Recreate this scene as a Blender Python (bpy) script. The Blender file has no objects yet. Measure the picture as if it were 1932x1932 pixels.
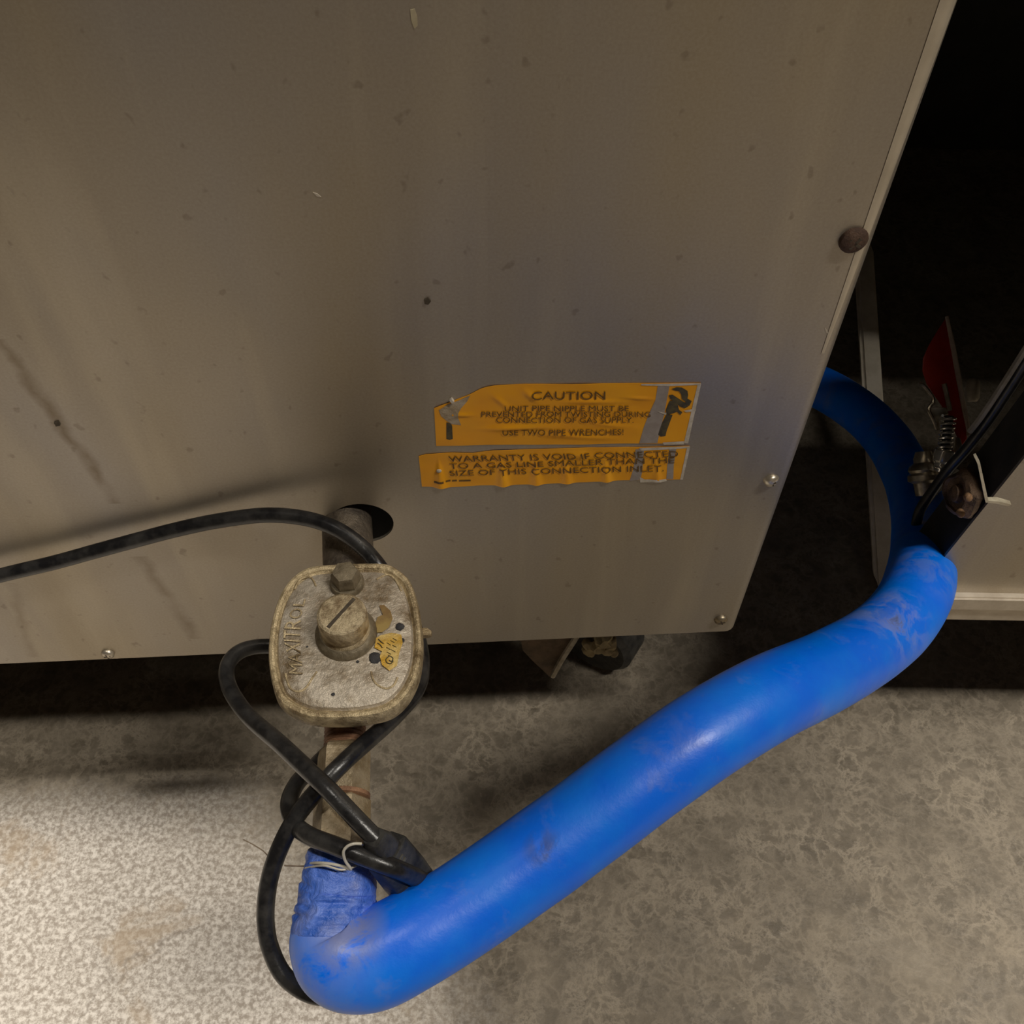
import bpy, bmesh, math, random
from mathutils import Vector, Matrix, noise
random.seed(7)
S = bpy.context.scene
C = S.collection
# ---------------------------------------------------------------- camera
CAM_H = 0.65
F_PX = 1896.0
TILT, ROLL = math.radians(37.5), math.radians(1.0)
CAM = Vector((0, 0, CAM_H))
RM = Matrix.Rotation(TILT, 3, 'X') @ Matrix.Rotation(ROLL, 3, 'Z')
cd = bpy.data.cameras.new('camera'); cam = bpy.data.objects.new('camera', cd); C.objects.link(cam)
cam.matrix_world = Matrix.Translation(CAM) @ RM.to_4x4()
cd.sensor_width = 36; cd.lens = 36 * F_PX / 1932; cd.clip_start = .01; cd.clip_end = 50
S.camera = cam
# ---------------------------------------------------------------- world, lamps, exposure
S.view_settings.view_transform = 'Standard'; S.view_settings.look = 'None'
S.view_settings.exposure = 0; S.view_settings.gamma = 1; S.view_settings.use_curve_mapping = False
w = bpy.data.worlds.new('world'); S.world = w; w.use_nodes = True
w.node_tree.nodes['Background'].inputs[0].default_value = (1, .86, .68, 1)
w.node_tree.nodes['Background'].inputs[1].default_value = .02

def lamp(name, kind, loc, target, energy, color=(1, .935, .84), **kw):
    l = bpy.data.lights.new(name, kind); l.energy = energy; l.color = color
    for k, v in kw.items(): setattr(l, k, v)
    o = bpy.data.objects.new(name, l); C.objects.link(o); o.location = loc
    o.rotation_euler = (Vector(target) - Vector(loc)).to_track_quat('-Z', 'Y').to_euler()
    return o
# long ceiling tube a little in front of the row of appliances, a spot above their backs, an added fill spot further right
lamp('ceiling_tube', 'AREA', (1.15, -.27, 2.45), (1.15, -.27, 0), 40, shape='RECTANGLE', size=.9, size_y=.14)
lamp('floor_pool_spot', 'SPOT', (-.62, .262, 2.5), (-.46, -.05, 0), 265, spot_size=math.radians(25), spot_blend=.9, shadow_soft_size=.09)  # cone edge shaped to end the bright patch on the floor
lamp('floor_pool_spot', 'SPOT', (1.0, -.10, 2.5), (.70, .0, 0), 260, spot_size=math.radians(26), spot_blend=1.0, shadow_soft_size=.15)  # added to brighten the floor at the far right

# ---------------------------------------------------------------- pixel -> place on a real plane
def ray(px, py): return RM @ Vector((px - 966, 966 - py, -F_PX))
def at_z(px, py, z):
    d = ray(px, py); return CAM + d * ((z - CAM_H) / d.z)
def at_y(px, py, y):
    d = ray(px, py); return CAM + d * (y / d.y)
def at_x(px, py, x):
    d = ray(px, py); return CAM + d * (x / d.x)
def at_d(px, py, dep): return CAM + ray(px, py) * (dep / F_PX)
YAW = math.radians(4.1)
PU = Vector((math.cos(YAW), math.sin(YAW), 0)); PN = Vector((math.sin(YAW), -math.cos(YAW), 0))
PO = Vector((0, .287, 0))
def at_p(px, py, off=0):
    n = -PN; o = PO + PN * off; d = ray(px, py)
    return CAM + d * (((o - CAM) @ n) / (d @ n))

# ---------------------------------------------------------------- object helpers
def props(o, label=None, cat=None, group=None, kind=None):
    for k, v in (('label', label), ('category', cat), ('group', group), ('kind', kind)):
        if v: o[k] = v
    return o
def thing(name, loc, label, cat, yaw=0, group=None):
    o = bpy.data.objects.new(name, None); C.objects.link(o); o.empty_display_size = .02
    o.location = loc; o.rotation_euler = (0, 0, yaw)
    return props(o, label, cat, group)
def wm(o):
    m = Matrix.Translation(o.location) @ o.rotation_euler.to_matrix().to_4x4()
    return wm(o.parent) @ m if o.parent else m
def obj(name, bm, mat, parent=None, smooth=True, origin=None, angle=35):
    """links a bmesh given in world coordinates as one mesh object below its parent"""
    bmesh.ops.recalc_face_normals(bm, faces=bm.faces)
    me = bpy.data.meshes.new(name)
    o = bpy.data.objects.new(name, me); C.objects.link(o)
    if parent: o.parent = parent
    elif origin is not None: o.location = origin
    bm.transform(wm(o).inverted())
    bm.to_mesh(me); bm.free()
    if mat: me.materials.append(mat)
    if smooth:
        for p in me.polygons: p.use_smooth = True
        try: me.set_sharp_from_angle(angle=math.radians(angle))
        except Exception: pass
    return o

# ---------------------------------------------------------------- shape helpers
def catmull(pts, per=10):
    """pts: list of (Vector, radius) -> dense list"""
    out = []
    n = len(pts)
    for i in range(n - 1):
        p0, p1, p2, p3 = pts[max(i-1, 0)], pts[i], pts[i+1], pts[min(i+2, n-1)]
        for k in range(per):
            t = k / per; t2, t3 = t*t, t*t*t
            f = lambda a, b, c, d: .5 * ((2*b) + (c-a)*t + (2*a-5*b+4*c-d)*t2 + (3*b-a-3*c+d)*t3)
            out.append((f(p0[0], p1[0], p2[0], p3[0]), f(p0[1], p1[1], p2[1], p3[1])))
    out.append(pts[-1]); return out
def sweep(bm, path, n=16, cap=True, warp=None, phase=0):
    """tube along [(Vector, r)], parallel transported; warp(i, ang, p) gives a radius factor"""
    rings = []; nrm = None
    for i, (p, r) in enumerate(path):
        a = path[max(i-1, 0)][0]; b = path[min(i+1, len(path)-1)][0]
        t = (b - a).normalized()
        if nrm is None:
            nrm = t.orthogonal().normalized() if abs(t.z) > .9 else t.cross(Vector((0, 0, 1))).normalized()
        nrm = (nrm - t * nrm.dot(t)).normalized(); bi = t.cross(nrm)
        ring = []
        for k in range(n):
            an = 2*math.pi*k/n + phase
            f = warp(i, an, p) if warp else 1
            ring.append(bm.verts.new(p + (nrm*math.cos(an) + bi*math.sin(an)) * r * f))
        rings.append(ring)
    for a, b in zip(rings, rings[1:]):
        for k in range(n):
            bm.faces.new((a[k], a[(k+1) % n], b[(k+1) % n], b[k]))
    if cap:
        bm.faces.new(rings[0][::-1]); bm.faces.new(rings[-1])
    return rings
def tube(pts, n=16, per=10, **k):
    bm = bmesh.new(); sweep(bm, catmull(pts, per), n, **k); return bm
def lathe(prof, c, axis, n=24, ref=None):
    """prof: list of (radius, height along the axis)"""
    bm = bmesh.new(); axis = axis.normalized()
    x = (ref or axis.orthogonal()); x = (x - axis * x.dot(axis)).normalized(); y = axis.cross(x)
    rings = []
    for r, h in prof:
        rings.append([bm.verts.new(c + axis*h + (x*math.cos(2*math.pi*k/n) + y*math.sin(2*math.pi*k/n))*max(r, 1e-5)) for k in range(n)])
    for a, b in zip(rings, rings[1:]):
        for k in range(n): bm.faces.new((a[k], a[(k+1) % n], b[(k+1) % n], b[k]))
    bm.faces.new(rings[0][::-1]); bm.faces.new(rings[-1]); return bm
def loops(bm, ls, cap0=True, cap1=True):
    rs = [[bm.verts.new(p) for p in l] for l in ls]
    n = len(rs[0])
    for a, b in zip(rs, rs[1:]):
        for k in range(n): bm.faces.new((a[k], a[(k+1) % n], b[(k+1) % n], b[k]))
    if cap0: bm.faces.new(rs[0][::-1])
    if cap1: bm.faces.new(rs[-1])
def prism(pts, depth, bev=0):
    """closed polygon of world points pushed along the vector depth"""
    bm = bmesh.new()
    loops(bm, [pts, [p + depth for p in pts]])
    if bev: bmesh.ops.bevel(bm, geom=bm.edges[:], offset=bev, segments=2, affect='EDGES', profile=.5)
    return bm
def box(bm, lo, hi, M=None):
    r = bmesh.ops.create_cube(bm, size=1)
    lo, hi = Vector(lo), Vector(hi)
    for v in r['verts']:
        v.co = Vector([(lo[i]+hi[i])/2 + v.co[i]*(hi[i]-lo[i]) for i in range(3)])
        if M: v.co = M @ v.co
    return r['verts']
def smooth_poly(pts, per=5):
    n = len(pts); out = []
    for i in range(n):
        p0, p1, p2, p3 = pts[i-1], pts[i], pts[(i+1) % n], pts[(i+2) % n]
        for k in range(per):
            t = k/per
            out.append(.5*((2*p1) + (p2-p0)*t + (2*p0-5*p1+4*p2-p3)*t*t + (3*p1-p0-3*p2+p3)*t**3))
    return out
def merge(dst, src):
    me = bpy.data.meshes.new('tmp'); src.to_mesh(me); src.free(); dst.from_mesh(me); bpy.data.meshes.remove(me)
def letters(text, place, bm=None, bold=.02, thick=0):
    """print set in outlines: place(s, t, h) maps the unit box of the line to a place on the surface"""
    cu = bpy.data.curves.new('txt', 'FONT'); cu.body = text; cu.offset = bold; cu.extrude = thick; cu.resolution_u = 3
    t = bpy.data.objects.new('txt', cu); C.objects.link(t)
    me = bpy.data.meshes.new_from_object(t.evaluated_get(bpy.context.evaluated_depsgraph_get()))
    C.objects.unlink(t); bpy.data.objects.remove(t); bpy.data.curves.remove(cu)
    xs = [v.co.x for v in me.vertices]; ys = [v.co.y for v in me.vertices]
    x0, x1, y0, y1 = min(xs), max(xs), min(ys), max(ys)
    for v in me.vertices: v.co = place((v.co.x-x0)/(x1-x0), (v.co.y-y0)/max(y1-y0, 1e-6), v.co.z)
    bm = bm or bmesh.new(); bm.from_mesh(me); bpy.data.meshes.remove(me); return bm

# ---------------------------------------------------------------- materials
class N:
    def __init__(s, name):
        s.m = bpy.data.materials.new(name); s.m.use_nodes = True; s.t = s.m.node_tree
        s.b = s.t.nodes['Principled BSDF']; s.tc = s.new('ShaderNodeTexCoord')
    def new(s, k, **kw):
        n = s.t.nodes.new(k)
        for a, b in kw.items(): setattr(n, a, b)
        return n
    def link(s, a, b): s.t.links.new(a, b)
    def val(s, sock, v):
        if hasattr(v, 'links') or isinstance(v, bpy.types.NodeSocket): s.link(v, sock)
        else: sock.default_value = v
    def coord(s, scale=(1, 1, 1), loc=(0, 0, 0), rot=(0, 0, 0)):
        m = s.new('ShaderNodeMapping'); s.link(s.tc.outputs['Object'], m.inputs[0])
        m.inputs['Scale'].default_value = scale; m.inputs['Location'].default_value = loc; m.inputs['Rotation'].default_value = rot
        return m.outputs[0]
    def noise(s, vec, scale, detail=4, rough=.55, dist=0):
        n = s.new('ShaderNodeTexNoise'); s.link(vec, n.inputs['Vector'])
        n.inputs['Scale'].default_value = scale; n.inputs['Detail'].default_value = detail
        n.inputs['Roughness'].default_value = rough; n.inputs['Distortion'].default_value = dist
        return n.outputs[0]
    def voro(s, vec, scale, feat='DISTANCE_TO_EDGE'):
        n = s.new('ShaderNodeTexVoronoi', feature=feat); s.link(vec, n.inputs['Vector']); n.inputs['Scale'].default_value = scale
        return n.outputs['Distance']
    def ramp(s, f, stops):
        n = s.new('ShaderNodeValToRGB'); s.link(f, n.inputs[0]); e = n.color_ramp.elements
        while len(e) < len(stops): e.new(.5)
        for el, (p, c) in zip(e, stops):
            el.position = p; el.color = (c, c, c, 1) if not hasattr(c, '__len__') else (*c, 1)
        return n.outputs[0]
    def mix(s, f, a, b, mode='MIX'):
        n = s.new('ShaderNodeMix', data_type='RGBA', blend_type=mode)
        s.val(n.inputs[0], f)
        for i, v in ((6, a), (7, b)):
            if isinstance(v, bpy.types.NodeSocket): s.link(v, n.inputs[i])
            else: n.inputs[i].default_value = (*v, 1)
        return n.outputs[2]
    def math(s, op, a, b=0, clamp=False):
        n = s.new('ShaderNodeMath', operation=op, use_clamp=clamp); s.val(n.inputs[0], a); s.val(n.inputs[1], b); return n.outputs[0]
    def bump(s, h, dist=.001, strength=1):
        n = s.new('ShaderNodeBump'); s.link(h, n.inputs['Height']); n.inputs['Distance'].default_value = dist; n.inputs['Strength'].default_value = strength
        s.link(n.outputs[0], s.b.inputs['Normal'])
    def out(s, color=None, rough=None, metal=None, **kw):
        for k, v in (('Base Color', color), ('Roughness', rough), ('Metallic', metal)):
            if v is None: continue
            i = s.b.inputs[k]
            if isinstance(v, bpy.types.NodeSocket): s.link(v, i)
            else: i.default_value = (*v, 1) if hasattr(v, '__len__') else v
        for k, v in kw.items(): s.b.inputs[k.replace('_', ' ')].default_value = v
        return s.m
def worn(name, a, b, scale=120, rough=.5, metal=0, bump=0, lo=.4, hi=.62, **kw):
    m = N(name); v = m.coord(); f = m.ramp(m.noise(v, scale, 6, .65), [(lo, 0), (hi, 1)])
    if bump: m.bump(m.noise(v, scale*2.5, 5, .7), bump)
    return m.out(m.mix(f, a, b), rough, metal, **kw)

def steel_panel(stain=True):
    m = N('dirty_stainless_steel'); v = m.coord()
    big = m.noise(m.coord((3, 1, 1.2)), 4, 3, .5)
    streak = m.noise(m.coord((16, 1, 1.6), rot=(0, .03, 0)), 2.2, 5, .55, .3)
    c = m.mix(m.ramp(big, [(.35, 0), (.65, 1)]), (.365, .328, .285), (.40, .335, .235))
    c = m.mix(m.ramp(streak, [(.5, 0), (.72, .38)]), c, (.56, .49, .37))
    speck = m.ramp(m.noise(m.coord((1, 1, .8)), 150, 2, .5), [(.67, 0), (.73, 1)])
    c = m.mix(m.math('MULTIPLY', speck, .35), c, (.14, .10, .06))
    grain = m.noise(v, 900, 2, .6)
    c = m.mix(.10, c, grain)
    if stain:
        xyz = m.new('ShaderNodeSeparateXYZ'); m.link(v, xyz.inputs[0])
        wob = m.math('MULTIPLY', m.math('SUBTRACT', m.noise(v, 60, 3), .5), .010)
        # three runs of old grease, each a line u = a + k (z - z0) on the panel
        for (u0, z0, u1, z1, wd, st) in GREASE:
            k = (u1-u0)/(z1-z0)
            line = m.math('ADD', m.math('MULTIPLY', m.math('SUBTRACT', xyz.outputs[2], z0), k), u0)
            dx = m.math('ABSOLUTE', m.math('ADD', m.math('SUBTRACT', xyz.outputs[0], line), wob))
            f = m.ramp(m.math('DIVIDE', dx, wd), [(.0, 1), (.35, .7), (1, 0)])
            up = m.math('MULTIPLY', m.math('LESS_THAN', xyz.outputs[2], z0), m.math('GREATER_THAN', xyz.outputs[2], z1))
            f = m.math('MULTIPLY', m.math('MULTIPLY', f, up), m.math('MULTIPLY', m.ramp(m.noise(v, 45, 4), [(.35, .25), (.6, 1)]), st))
            c = m.mix(f, c, (.13, .085, .035))
    m.bump(m.noise(m.coord((1, 1, .05)), 350, 2), .0001, .25)
    r = m.ramp(m.noise(m.coord((4, 1, 1.5)), 6, 4), [(.3, .40), (.7, .50)])
    return m.out(c, r, .78)
def loc_p(px, py):
    p = at_p(px, py) - PO; return (p.dot(PU), p.z)
GREASE = [(*loc_p(0, 640), *loc_p(222, 950), .004, .6), (*loc_p(262, 1050), *loc_p(372, 1205), .005, .45), (*loc_p(20, 1100), *loc_p(60, 1240), .004, .3)]

def concrete():
    m = N('worn_concrete_floor'); v = m.coord()
    # clean concrete left, grime right; the darkening also paints in the floor's shade edge
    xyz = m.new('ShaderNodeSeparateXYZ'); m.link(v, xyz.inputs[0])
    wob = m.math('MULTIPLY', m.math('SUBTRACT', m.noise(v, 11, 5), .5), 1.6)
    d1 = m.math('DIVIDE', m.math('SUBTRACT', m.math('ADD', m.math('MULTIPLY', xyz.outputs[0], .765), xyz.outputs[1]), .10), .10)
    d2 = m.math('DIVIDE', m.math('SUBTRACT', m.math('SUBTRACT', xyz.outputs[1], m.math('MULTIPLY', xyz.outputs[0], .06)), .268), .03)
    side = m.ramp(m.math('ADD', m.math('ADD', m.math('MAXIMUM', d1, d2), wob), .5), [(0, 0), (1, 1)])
    fine = m.noise(v, 300, 6, .7); mid = m.noise(v, 38, 5, .6)
    light = m.mix(m.ramp(fine, [(.42, 0), (.6, 1)]), (.29, .25, .205), (.62, .575, .515))
    light = m.mix(m.ramp(m.noise(v, 20, 5, .6, .5), [(.56, 0), (.66, .6)]), light, (.34, .255, .165))
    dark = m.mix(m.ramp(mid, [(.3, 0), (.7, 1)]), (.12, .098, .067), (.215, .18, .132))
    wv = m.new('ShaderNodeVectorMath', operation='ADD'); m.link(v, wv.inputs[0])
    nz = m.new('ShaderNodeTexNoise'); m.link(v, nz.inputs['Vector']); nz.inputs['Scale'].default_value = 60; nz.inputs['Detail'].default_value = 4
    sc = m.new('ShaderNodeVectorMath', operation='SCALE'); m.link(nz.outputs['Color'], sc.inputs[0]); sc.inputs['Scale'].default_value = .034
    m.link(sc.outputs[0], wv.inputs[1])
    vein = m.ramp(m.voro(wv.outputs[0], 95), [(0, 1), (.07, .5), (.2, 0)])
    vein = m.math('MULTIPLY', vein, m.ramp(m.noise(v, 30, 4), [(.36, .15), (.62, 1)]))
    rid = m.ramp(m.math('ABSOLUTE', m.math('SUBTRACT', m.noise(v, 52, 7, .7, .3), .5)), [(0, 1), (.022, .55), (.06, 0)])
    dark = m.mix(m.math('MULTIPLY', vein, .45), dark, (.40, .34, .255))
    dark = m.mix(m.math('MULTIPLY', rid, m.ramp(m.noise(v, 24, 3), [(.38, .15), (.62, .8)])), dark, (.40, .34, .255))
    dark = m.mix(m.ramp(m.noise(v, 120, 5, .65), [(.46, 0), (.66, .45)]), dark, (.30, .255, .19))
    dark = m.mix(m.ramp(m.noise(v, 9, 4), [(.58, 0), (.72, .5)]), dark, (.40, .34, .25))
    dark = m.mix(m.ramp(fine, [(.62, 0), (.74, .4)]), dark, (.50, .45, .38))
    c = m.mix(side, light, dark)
    crack = m.ramp(m.voro(wv.outputs[0], 9), [(0, 1), (.008, .5), (.02, 0)])
    c = m.mix(m.math('MULTIPLY', crack, m.math('MULTIPLY', m.ramp(m.noise(v, 12, 2), [(.5, 0), (.6, .55)]), m.math('SUBTRACT', 1, side))), c, (.16, .13, .10))
    m.bump(fine, .0006, .6)
    r = m.ramp(mid, [(.3, .45), (.7, .7)])
    return m.out(c, r, 0)

HOSE_O = at_d(700, 1800, .36)
HOSE_MARKS = [(1690, 1165, .475, .026, (.26, .33, .72), .55, .44), (1692, 1178, .475, .012, (.07, .075, .10), .8, .50), (1752, 1020, .57, .013, (.10, .11, .13), .8, .44),
              (1750, 1075, .51, .024, (.16, .27, .70), .45, .46), (585, 1790, .36, .030, (.20, .28, .62), .5, .34), (655, 1752, .36, .016, (.27, .26, .31), .6, .38), (1025, 1600, .37, .009, (.04, .10, .40), .8, .42)]
def hose_blue():
    m = N('blue_coated_hose'); v = m.coord()
    base = m.mix(m.ramp(m.noise(v, 26, 4, .6), [(.42, 0), (.62, 1)]), (.0, .165, .97), (.0, .215, 1.0))
    scuff = m.ramp(m.noise(v, 34, 6, .65, .4), [(.55, 0), (.68, 1)])
    c = m.mix(m.math('MULTIPLY', scuff, .40), base, (.17, .25, .66))
    grime = m.ramp(m.noise(v, 19, 7, .7), [(.66, 0), (.71, 1)])
    c = m.mix(m.math('MULTIPLY', grime, .55), c, (.10, .11, .14))
    # rubbed and dirty places: the bend at the gap, its top and the dusty bend below the sleeve
    for px, py, dd, rad, col, st, lo in HOSE_MARKS:
        d_ = m.new('ShaderNodeVectorMath', operation='DISTANCE'); m.link(v, d_.inputs[0]); d_.inputs[1].default_value = at_d(px, py, dd) - HOSE_O
        f = m.math('MULTIPLY', m.ramp(m.math('DIVIDE', d_.outputs['Value'], rad), [(.35, 1), (1, 0)]), m.ramp(m.noise(v, 75, 5, .65, .5), [(lo, 0), (lo+.12, 1)]))
        c = m.mix(m.math('MULTIPLY', f, st), c, col)
    m.bump(m.noise(v, 160, 4, .6), .0006, .35)
    r = m.ramp(m.noise(v, 50, 4), [(.3, .33), (.7, .5)])
    return m.out(c, r, 0)
def collar_blue():
    m = N('wrinkled_blue_sleeve'); v = m.coord()
    f = m.noise(v, 130, 5, .65, .6)
    c = m.mix(m.ramp(f, [(.35, 0), (.65, 1)]), (.018, .10, .50), (.14, .25, .76))
    c = m.mix(m.ramp(m.noise(v, 60, 5), [(.52, 0), (.68, .5)]), c, (.24, .25, .36))
    m.bump(f, .0022, .9)
    return m.out(c, .42, 0)

STEEL = None
M_STEEL = steel_panel()
M_STEEL2 = steel_panel(False)
M_FLOOR = concrete()
M_HOSE = hose_blue(); M_COLLAR = collar_blue()
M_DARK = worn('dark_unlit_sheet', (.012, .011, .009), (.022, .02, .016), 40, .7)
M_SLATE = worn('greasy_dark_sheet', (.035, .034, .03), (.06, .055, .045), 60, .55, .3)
M_CAST = worn('dirty_cast_aluminium', (.52, .46, .37), (.20, .145, .08), 75, .45, .4, .0012, .44, .66)
M_CASTRIM = worn('greasy_cast_rim', (.62, .50, .30), (.20, .14, .07), 110, .38, .4, .0016, .44, .64)
M_CAP = worn('grimy_cap', (.64, .53, .34), (.24, .17, .09), 170, .42, .4, .0012, .42, .66)
M_BOLT = worn('oily_bolt', (.27, .225, .15), (.15, .12, .075), 170, .5, .45, .0004)
M_GROOVE = worn('groove_dirt', (.05, .038, .025), (.09, .07, .045), 150, .8)
M_PIPE = worn('blackened_pipe', (.16, .13, .095), (.07, .055, .042), 120, .5, .45, .0008)
M_RUST = worn('rusty_thread', (.36, .20, .11), (.18, .09, .05), 160, .6, .3, .0006)
M_BRASS = worn('tarnished_coupling', (.40, .32, .205), (.25, .185, .10), 130, .45, .35, .0006)
M_RUBBER = worn('black_rubber_cord', (.010, .010, .011), (.052, .050, .047), 75, .29, 0, .0002, .42, .72)
M_PLUG = worn('black_plug_rubber', (.018, .018, .018), (.055, .053, .048), 110, .45, 0, .0004)
M_YEL = None
m = N('orange_foil_label'); v = m.coord()
c = m.mix(m.ramp(m.noise(v, 60, 4), [(.35, 0), (.7, 1)]), (.90, .37, .002), (.95, .43, .003))
M_YEL = m.out(c, .30, .12)
M_INK = worn('label_ink', (.10, .05, .006), (.17, .085, .009), 400, .45)
M_INKD = worn('black_ink', (.04, .035, .022), (.11, .085, .03), 260, .45)
M_WORN = worn('worn_label_film', (.30, .255, .225), (.36, .315, .285), 200, .4)
M_EDGE = worn('clear_film_edge', (.52, .46, .36), (.66, .60, .52), 260, .25)
M_PAPER = worn('torn_backing_paper', (.38, .29, .18), (.50, .42, .31), 150, .7, 0, .0004)
M_RED = worn('red_lever_coat', (.55, .028, .012), (.42, .02, .01), 50, .4)
M_ZINC = worn('dull_zinc', (.70, .64, .53), (.46, .40, .30), 160, .35, .8)
M_CHROME = worn('chrome', (.97, .95, .90), (.80, .77, .70), 90, .14, .7)
M_GOLD = worn('gold_foil_label', (.95, .72, .28), (.78, .46, .06), 120, .28, .55, .0004)
M_SOOT = worn('black_gum', (.03, .03, .033), (.055, .053, .055), 200, .7, 0, .0008)
M_BROWN = worn('rusty_plate', (.20, .135, .085), (.11, .08, .05), 90, .6, .3, .0005)
M_TIE = worn('plastic_tie', (.52, .49, .40), (.62, .58, .50), 200, .35)
M_THREAD = worn('brown_thread', (.14, .10, .07), (.2, .15, .1), 300, .8)

# ================================================================= SETTING
bm = bmesh.new(); box(bm, (-3, -2.5, -.05), (3.5, 3, 0))
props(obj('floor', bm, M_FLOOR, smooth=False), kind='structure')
M_WALL = worn('painted_wall', (.33, .28, .22), (.30, .25, .19), 6, .6)
for nm, lo, hi in (('wall_back', (-3, 1.15, 0), (3.5, 1.25, 2.7)), ('wall_front', (-3, -2.5, 0), (3.5, -2.4, 2.7)), ('wall_left', (-3, -2.4, 0), (-2.9, 1.15, 2.7)), ('wall_right', (3.4, -2.4, 0), (3.5, 1.15, 2.7)), ('ceiling', (-3, -2.5, 2.7), (3.5, 1.25, 2.75))):
    bm = bmesh.new(); box(bm, lo, hi); props(obj(nm, bm, M_WALL, smooth=False), kind='structure')

# ================================================================= APPLIANCE (back panel facing the camera)
app = thing('cooking_appliance', PO, 'big stainless steel appliance whose dirty back panel with two orange labels fills the picture', 'appliance', YAW)
PM = Matrix.Translation(PO) @ Matrix.Rotation(YAW, 4, 'Z')          # local: x along the panel, -y outwards, z up
def P(u, n, z): return PM @ Vector((u, -n, z))
U1, U0 = .1290, -.62
Z0, Z1 = .1567, .86
# back panel with its pipe hole, right edge and bottom folded back
bm = bmesh.new()
EB = .0065
rect = [(U0, Z0), (U1-EB, Z0), (U1-EB, Z1), (U0, Z1)]
# lower right corner cut round a little
rect = [(U0, Z0), (U1-EB, Z0), (U1-EB, Z0+.002), (U1-EB, Z1), (U0, Z1)]
outer = [bm.verts.new(P(u, 0, z)) for u, z in rect]
oe = [bm.edges.new((outer[i], outer[(i+1) % len(outer)])) for i in range(len(outer))]
hc = at_p(682, 988) - PO; HU, HZ, HR = hc.dot(PU), hc.z, .0150
hole = [bm.verts.new(P(HU + HR*math.cos(2*math.pi*k/40), 0, HZ + HR*math.sin(2*math.pi*k/40))) for k in range(40)]
he = [bm.edges.new((hole[i], hole[(i+1) % 40])) for i in range(40)]
bmesh.ops.triangle_fill(bm, use_beauty=True, edges=oe+he)
hin = [bm.verts.new(P(HU + HR*math.cos(2*math.pi*k/40), -.0015, HZ + HR*math.sin(2*math.pi*k/40))) for k in range(40)]
for k in range(40): bm.faces.new((hole[k], hole[(k+1) % 40], hin[(k+1) % 40], hin[k]))
# folded right edge (a quarter round) and return flange
prev = [outer[1], outer[2], outer[3]]
for j in range(1, 7):
    a = math.pi/2*j/6
    row = [bm.verts.new(P(U1-EB+EB*math.sin(a), -EB*(1-math.cos(a)), z)) for z in (Z0, Z0+.002, Z1)]
    for q in range(2): bm.faces.new((prev[q], row[q], row[q+1], prev[q+1]))
    prev = row
row = [bm.verts.new(P(U1, -.03, z)) for z in (Z0, Z0+.002, Z1)]
for q in range(2): bm.faces.new((prev[q], row[q], row[q+1], prev[q+1]))
# hemmed bottom edge
b1 = [bm.verts.new(P(u, -.0015, Z0-.0008)) for u in (U0, U1-EB)]
b2 = [bm.verts.new(P(u, -.012, Z0-.0008)) for u in (U0, U1-EB)]
bm.faces.new((outer[0], b1[0], b1[1], outer[1])); bm.faces.new((b1[0], b2[0], b2[1], b1[1]))
obj('back_panel', bm, M_STEEL, app, angle=50)
# body behind it: closed box, set back, plus its unseen top, extended to keep light out of the gap
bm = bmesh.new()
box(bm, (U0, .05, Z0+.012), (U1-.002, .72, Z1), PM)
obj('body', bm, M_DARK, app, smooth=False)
bm = bmesh.new(); box(bm, (U0, 0.004, Z1), (.200, .72, Z1+.02), PM)
obj('top_plate', bm, M_STEEL2, app, smooth=False)
# lamp highlight painted as a lighter strip on the folded right edge, narrowing downwards
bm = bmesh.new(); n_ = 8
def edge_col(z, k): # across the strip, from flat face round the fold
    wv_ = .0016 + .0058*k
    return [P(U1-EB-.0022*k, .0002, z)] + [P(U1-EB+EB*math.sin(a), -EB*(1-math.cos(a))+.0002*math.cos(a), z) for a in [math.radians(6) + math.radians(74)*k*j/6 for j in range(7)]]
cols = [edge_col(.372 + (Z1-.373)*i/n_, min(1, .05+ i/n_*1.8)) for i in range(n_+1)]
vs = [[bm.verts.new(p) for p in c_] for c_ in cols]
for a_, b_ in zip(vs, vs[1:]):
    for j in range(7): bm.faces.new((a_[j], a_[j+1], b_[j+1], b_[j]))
obj('edge_highlight', bm, worn('edge_highlight_steel', (.56, .49, .38), (.46, .40, .305), 30, .42, .35), app)
# screws
def screw(px, py, r, mat, tilt=0, slot=True, label=None):
    c = at_p(px, py); 
    o = obj('screw', lathe([(r*.95, -.002), (r, .0003), (r*.96, .0012), (r*.75, .0021), (r*.4, .0026), (.0001, .0027)], c, PN + PU*tilt, 20), mat, app)
    if slot:
        b2 = bmesh.new(); a = random.uniform(0, 3)
        for da in (0, math.pi/2):
            d = PU*math.cos(a+da) + Vector((0, 0, 1))*math.sin(a+da); e = PN.cross(d)
            p = [c + PN*.0024 + d*sx*r*.5 + e*sy*r*.1 for sx, sy in ((-1, -1), (1, -1), (1, 1), (-1, 1))]
            merge(b2, prism(p, PN*.0003))
        obj('slot', b2, M_GROOVE, o, smooth=False)
    if label: o['label'] = label
    return o
screw(1610, 452, .0053, worn('rusty_screw', (.075, .042, .028), (.12, .07, .045), 300, .65, .3, .0006), .08, label='dark rusty screw')
screw(1455, 905, .0036, M_ZINC, .35, label='bright screw backed out at a tilt')
screw(1360, 1168, .0038, worn('steel_screw', (.35, .30, .22), (.22, .17, .1), 200, .4, .7), 0)
screw(204, 1232, .0036, M_ZINC, -.1)

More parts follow.
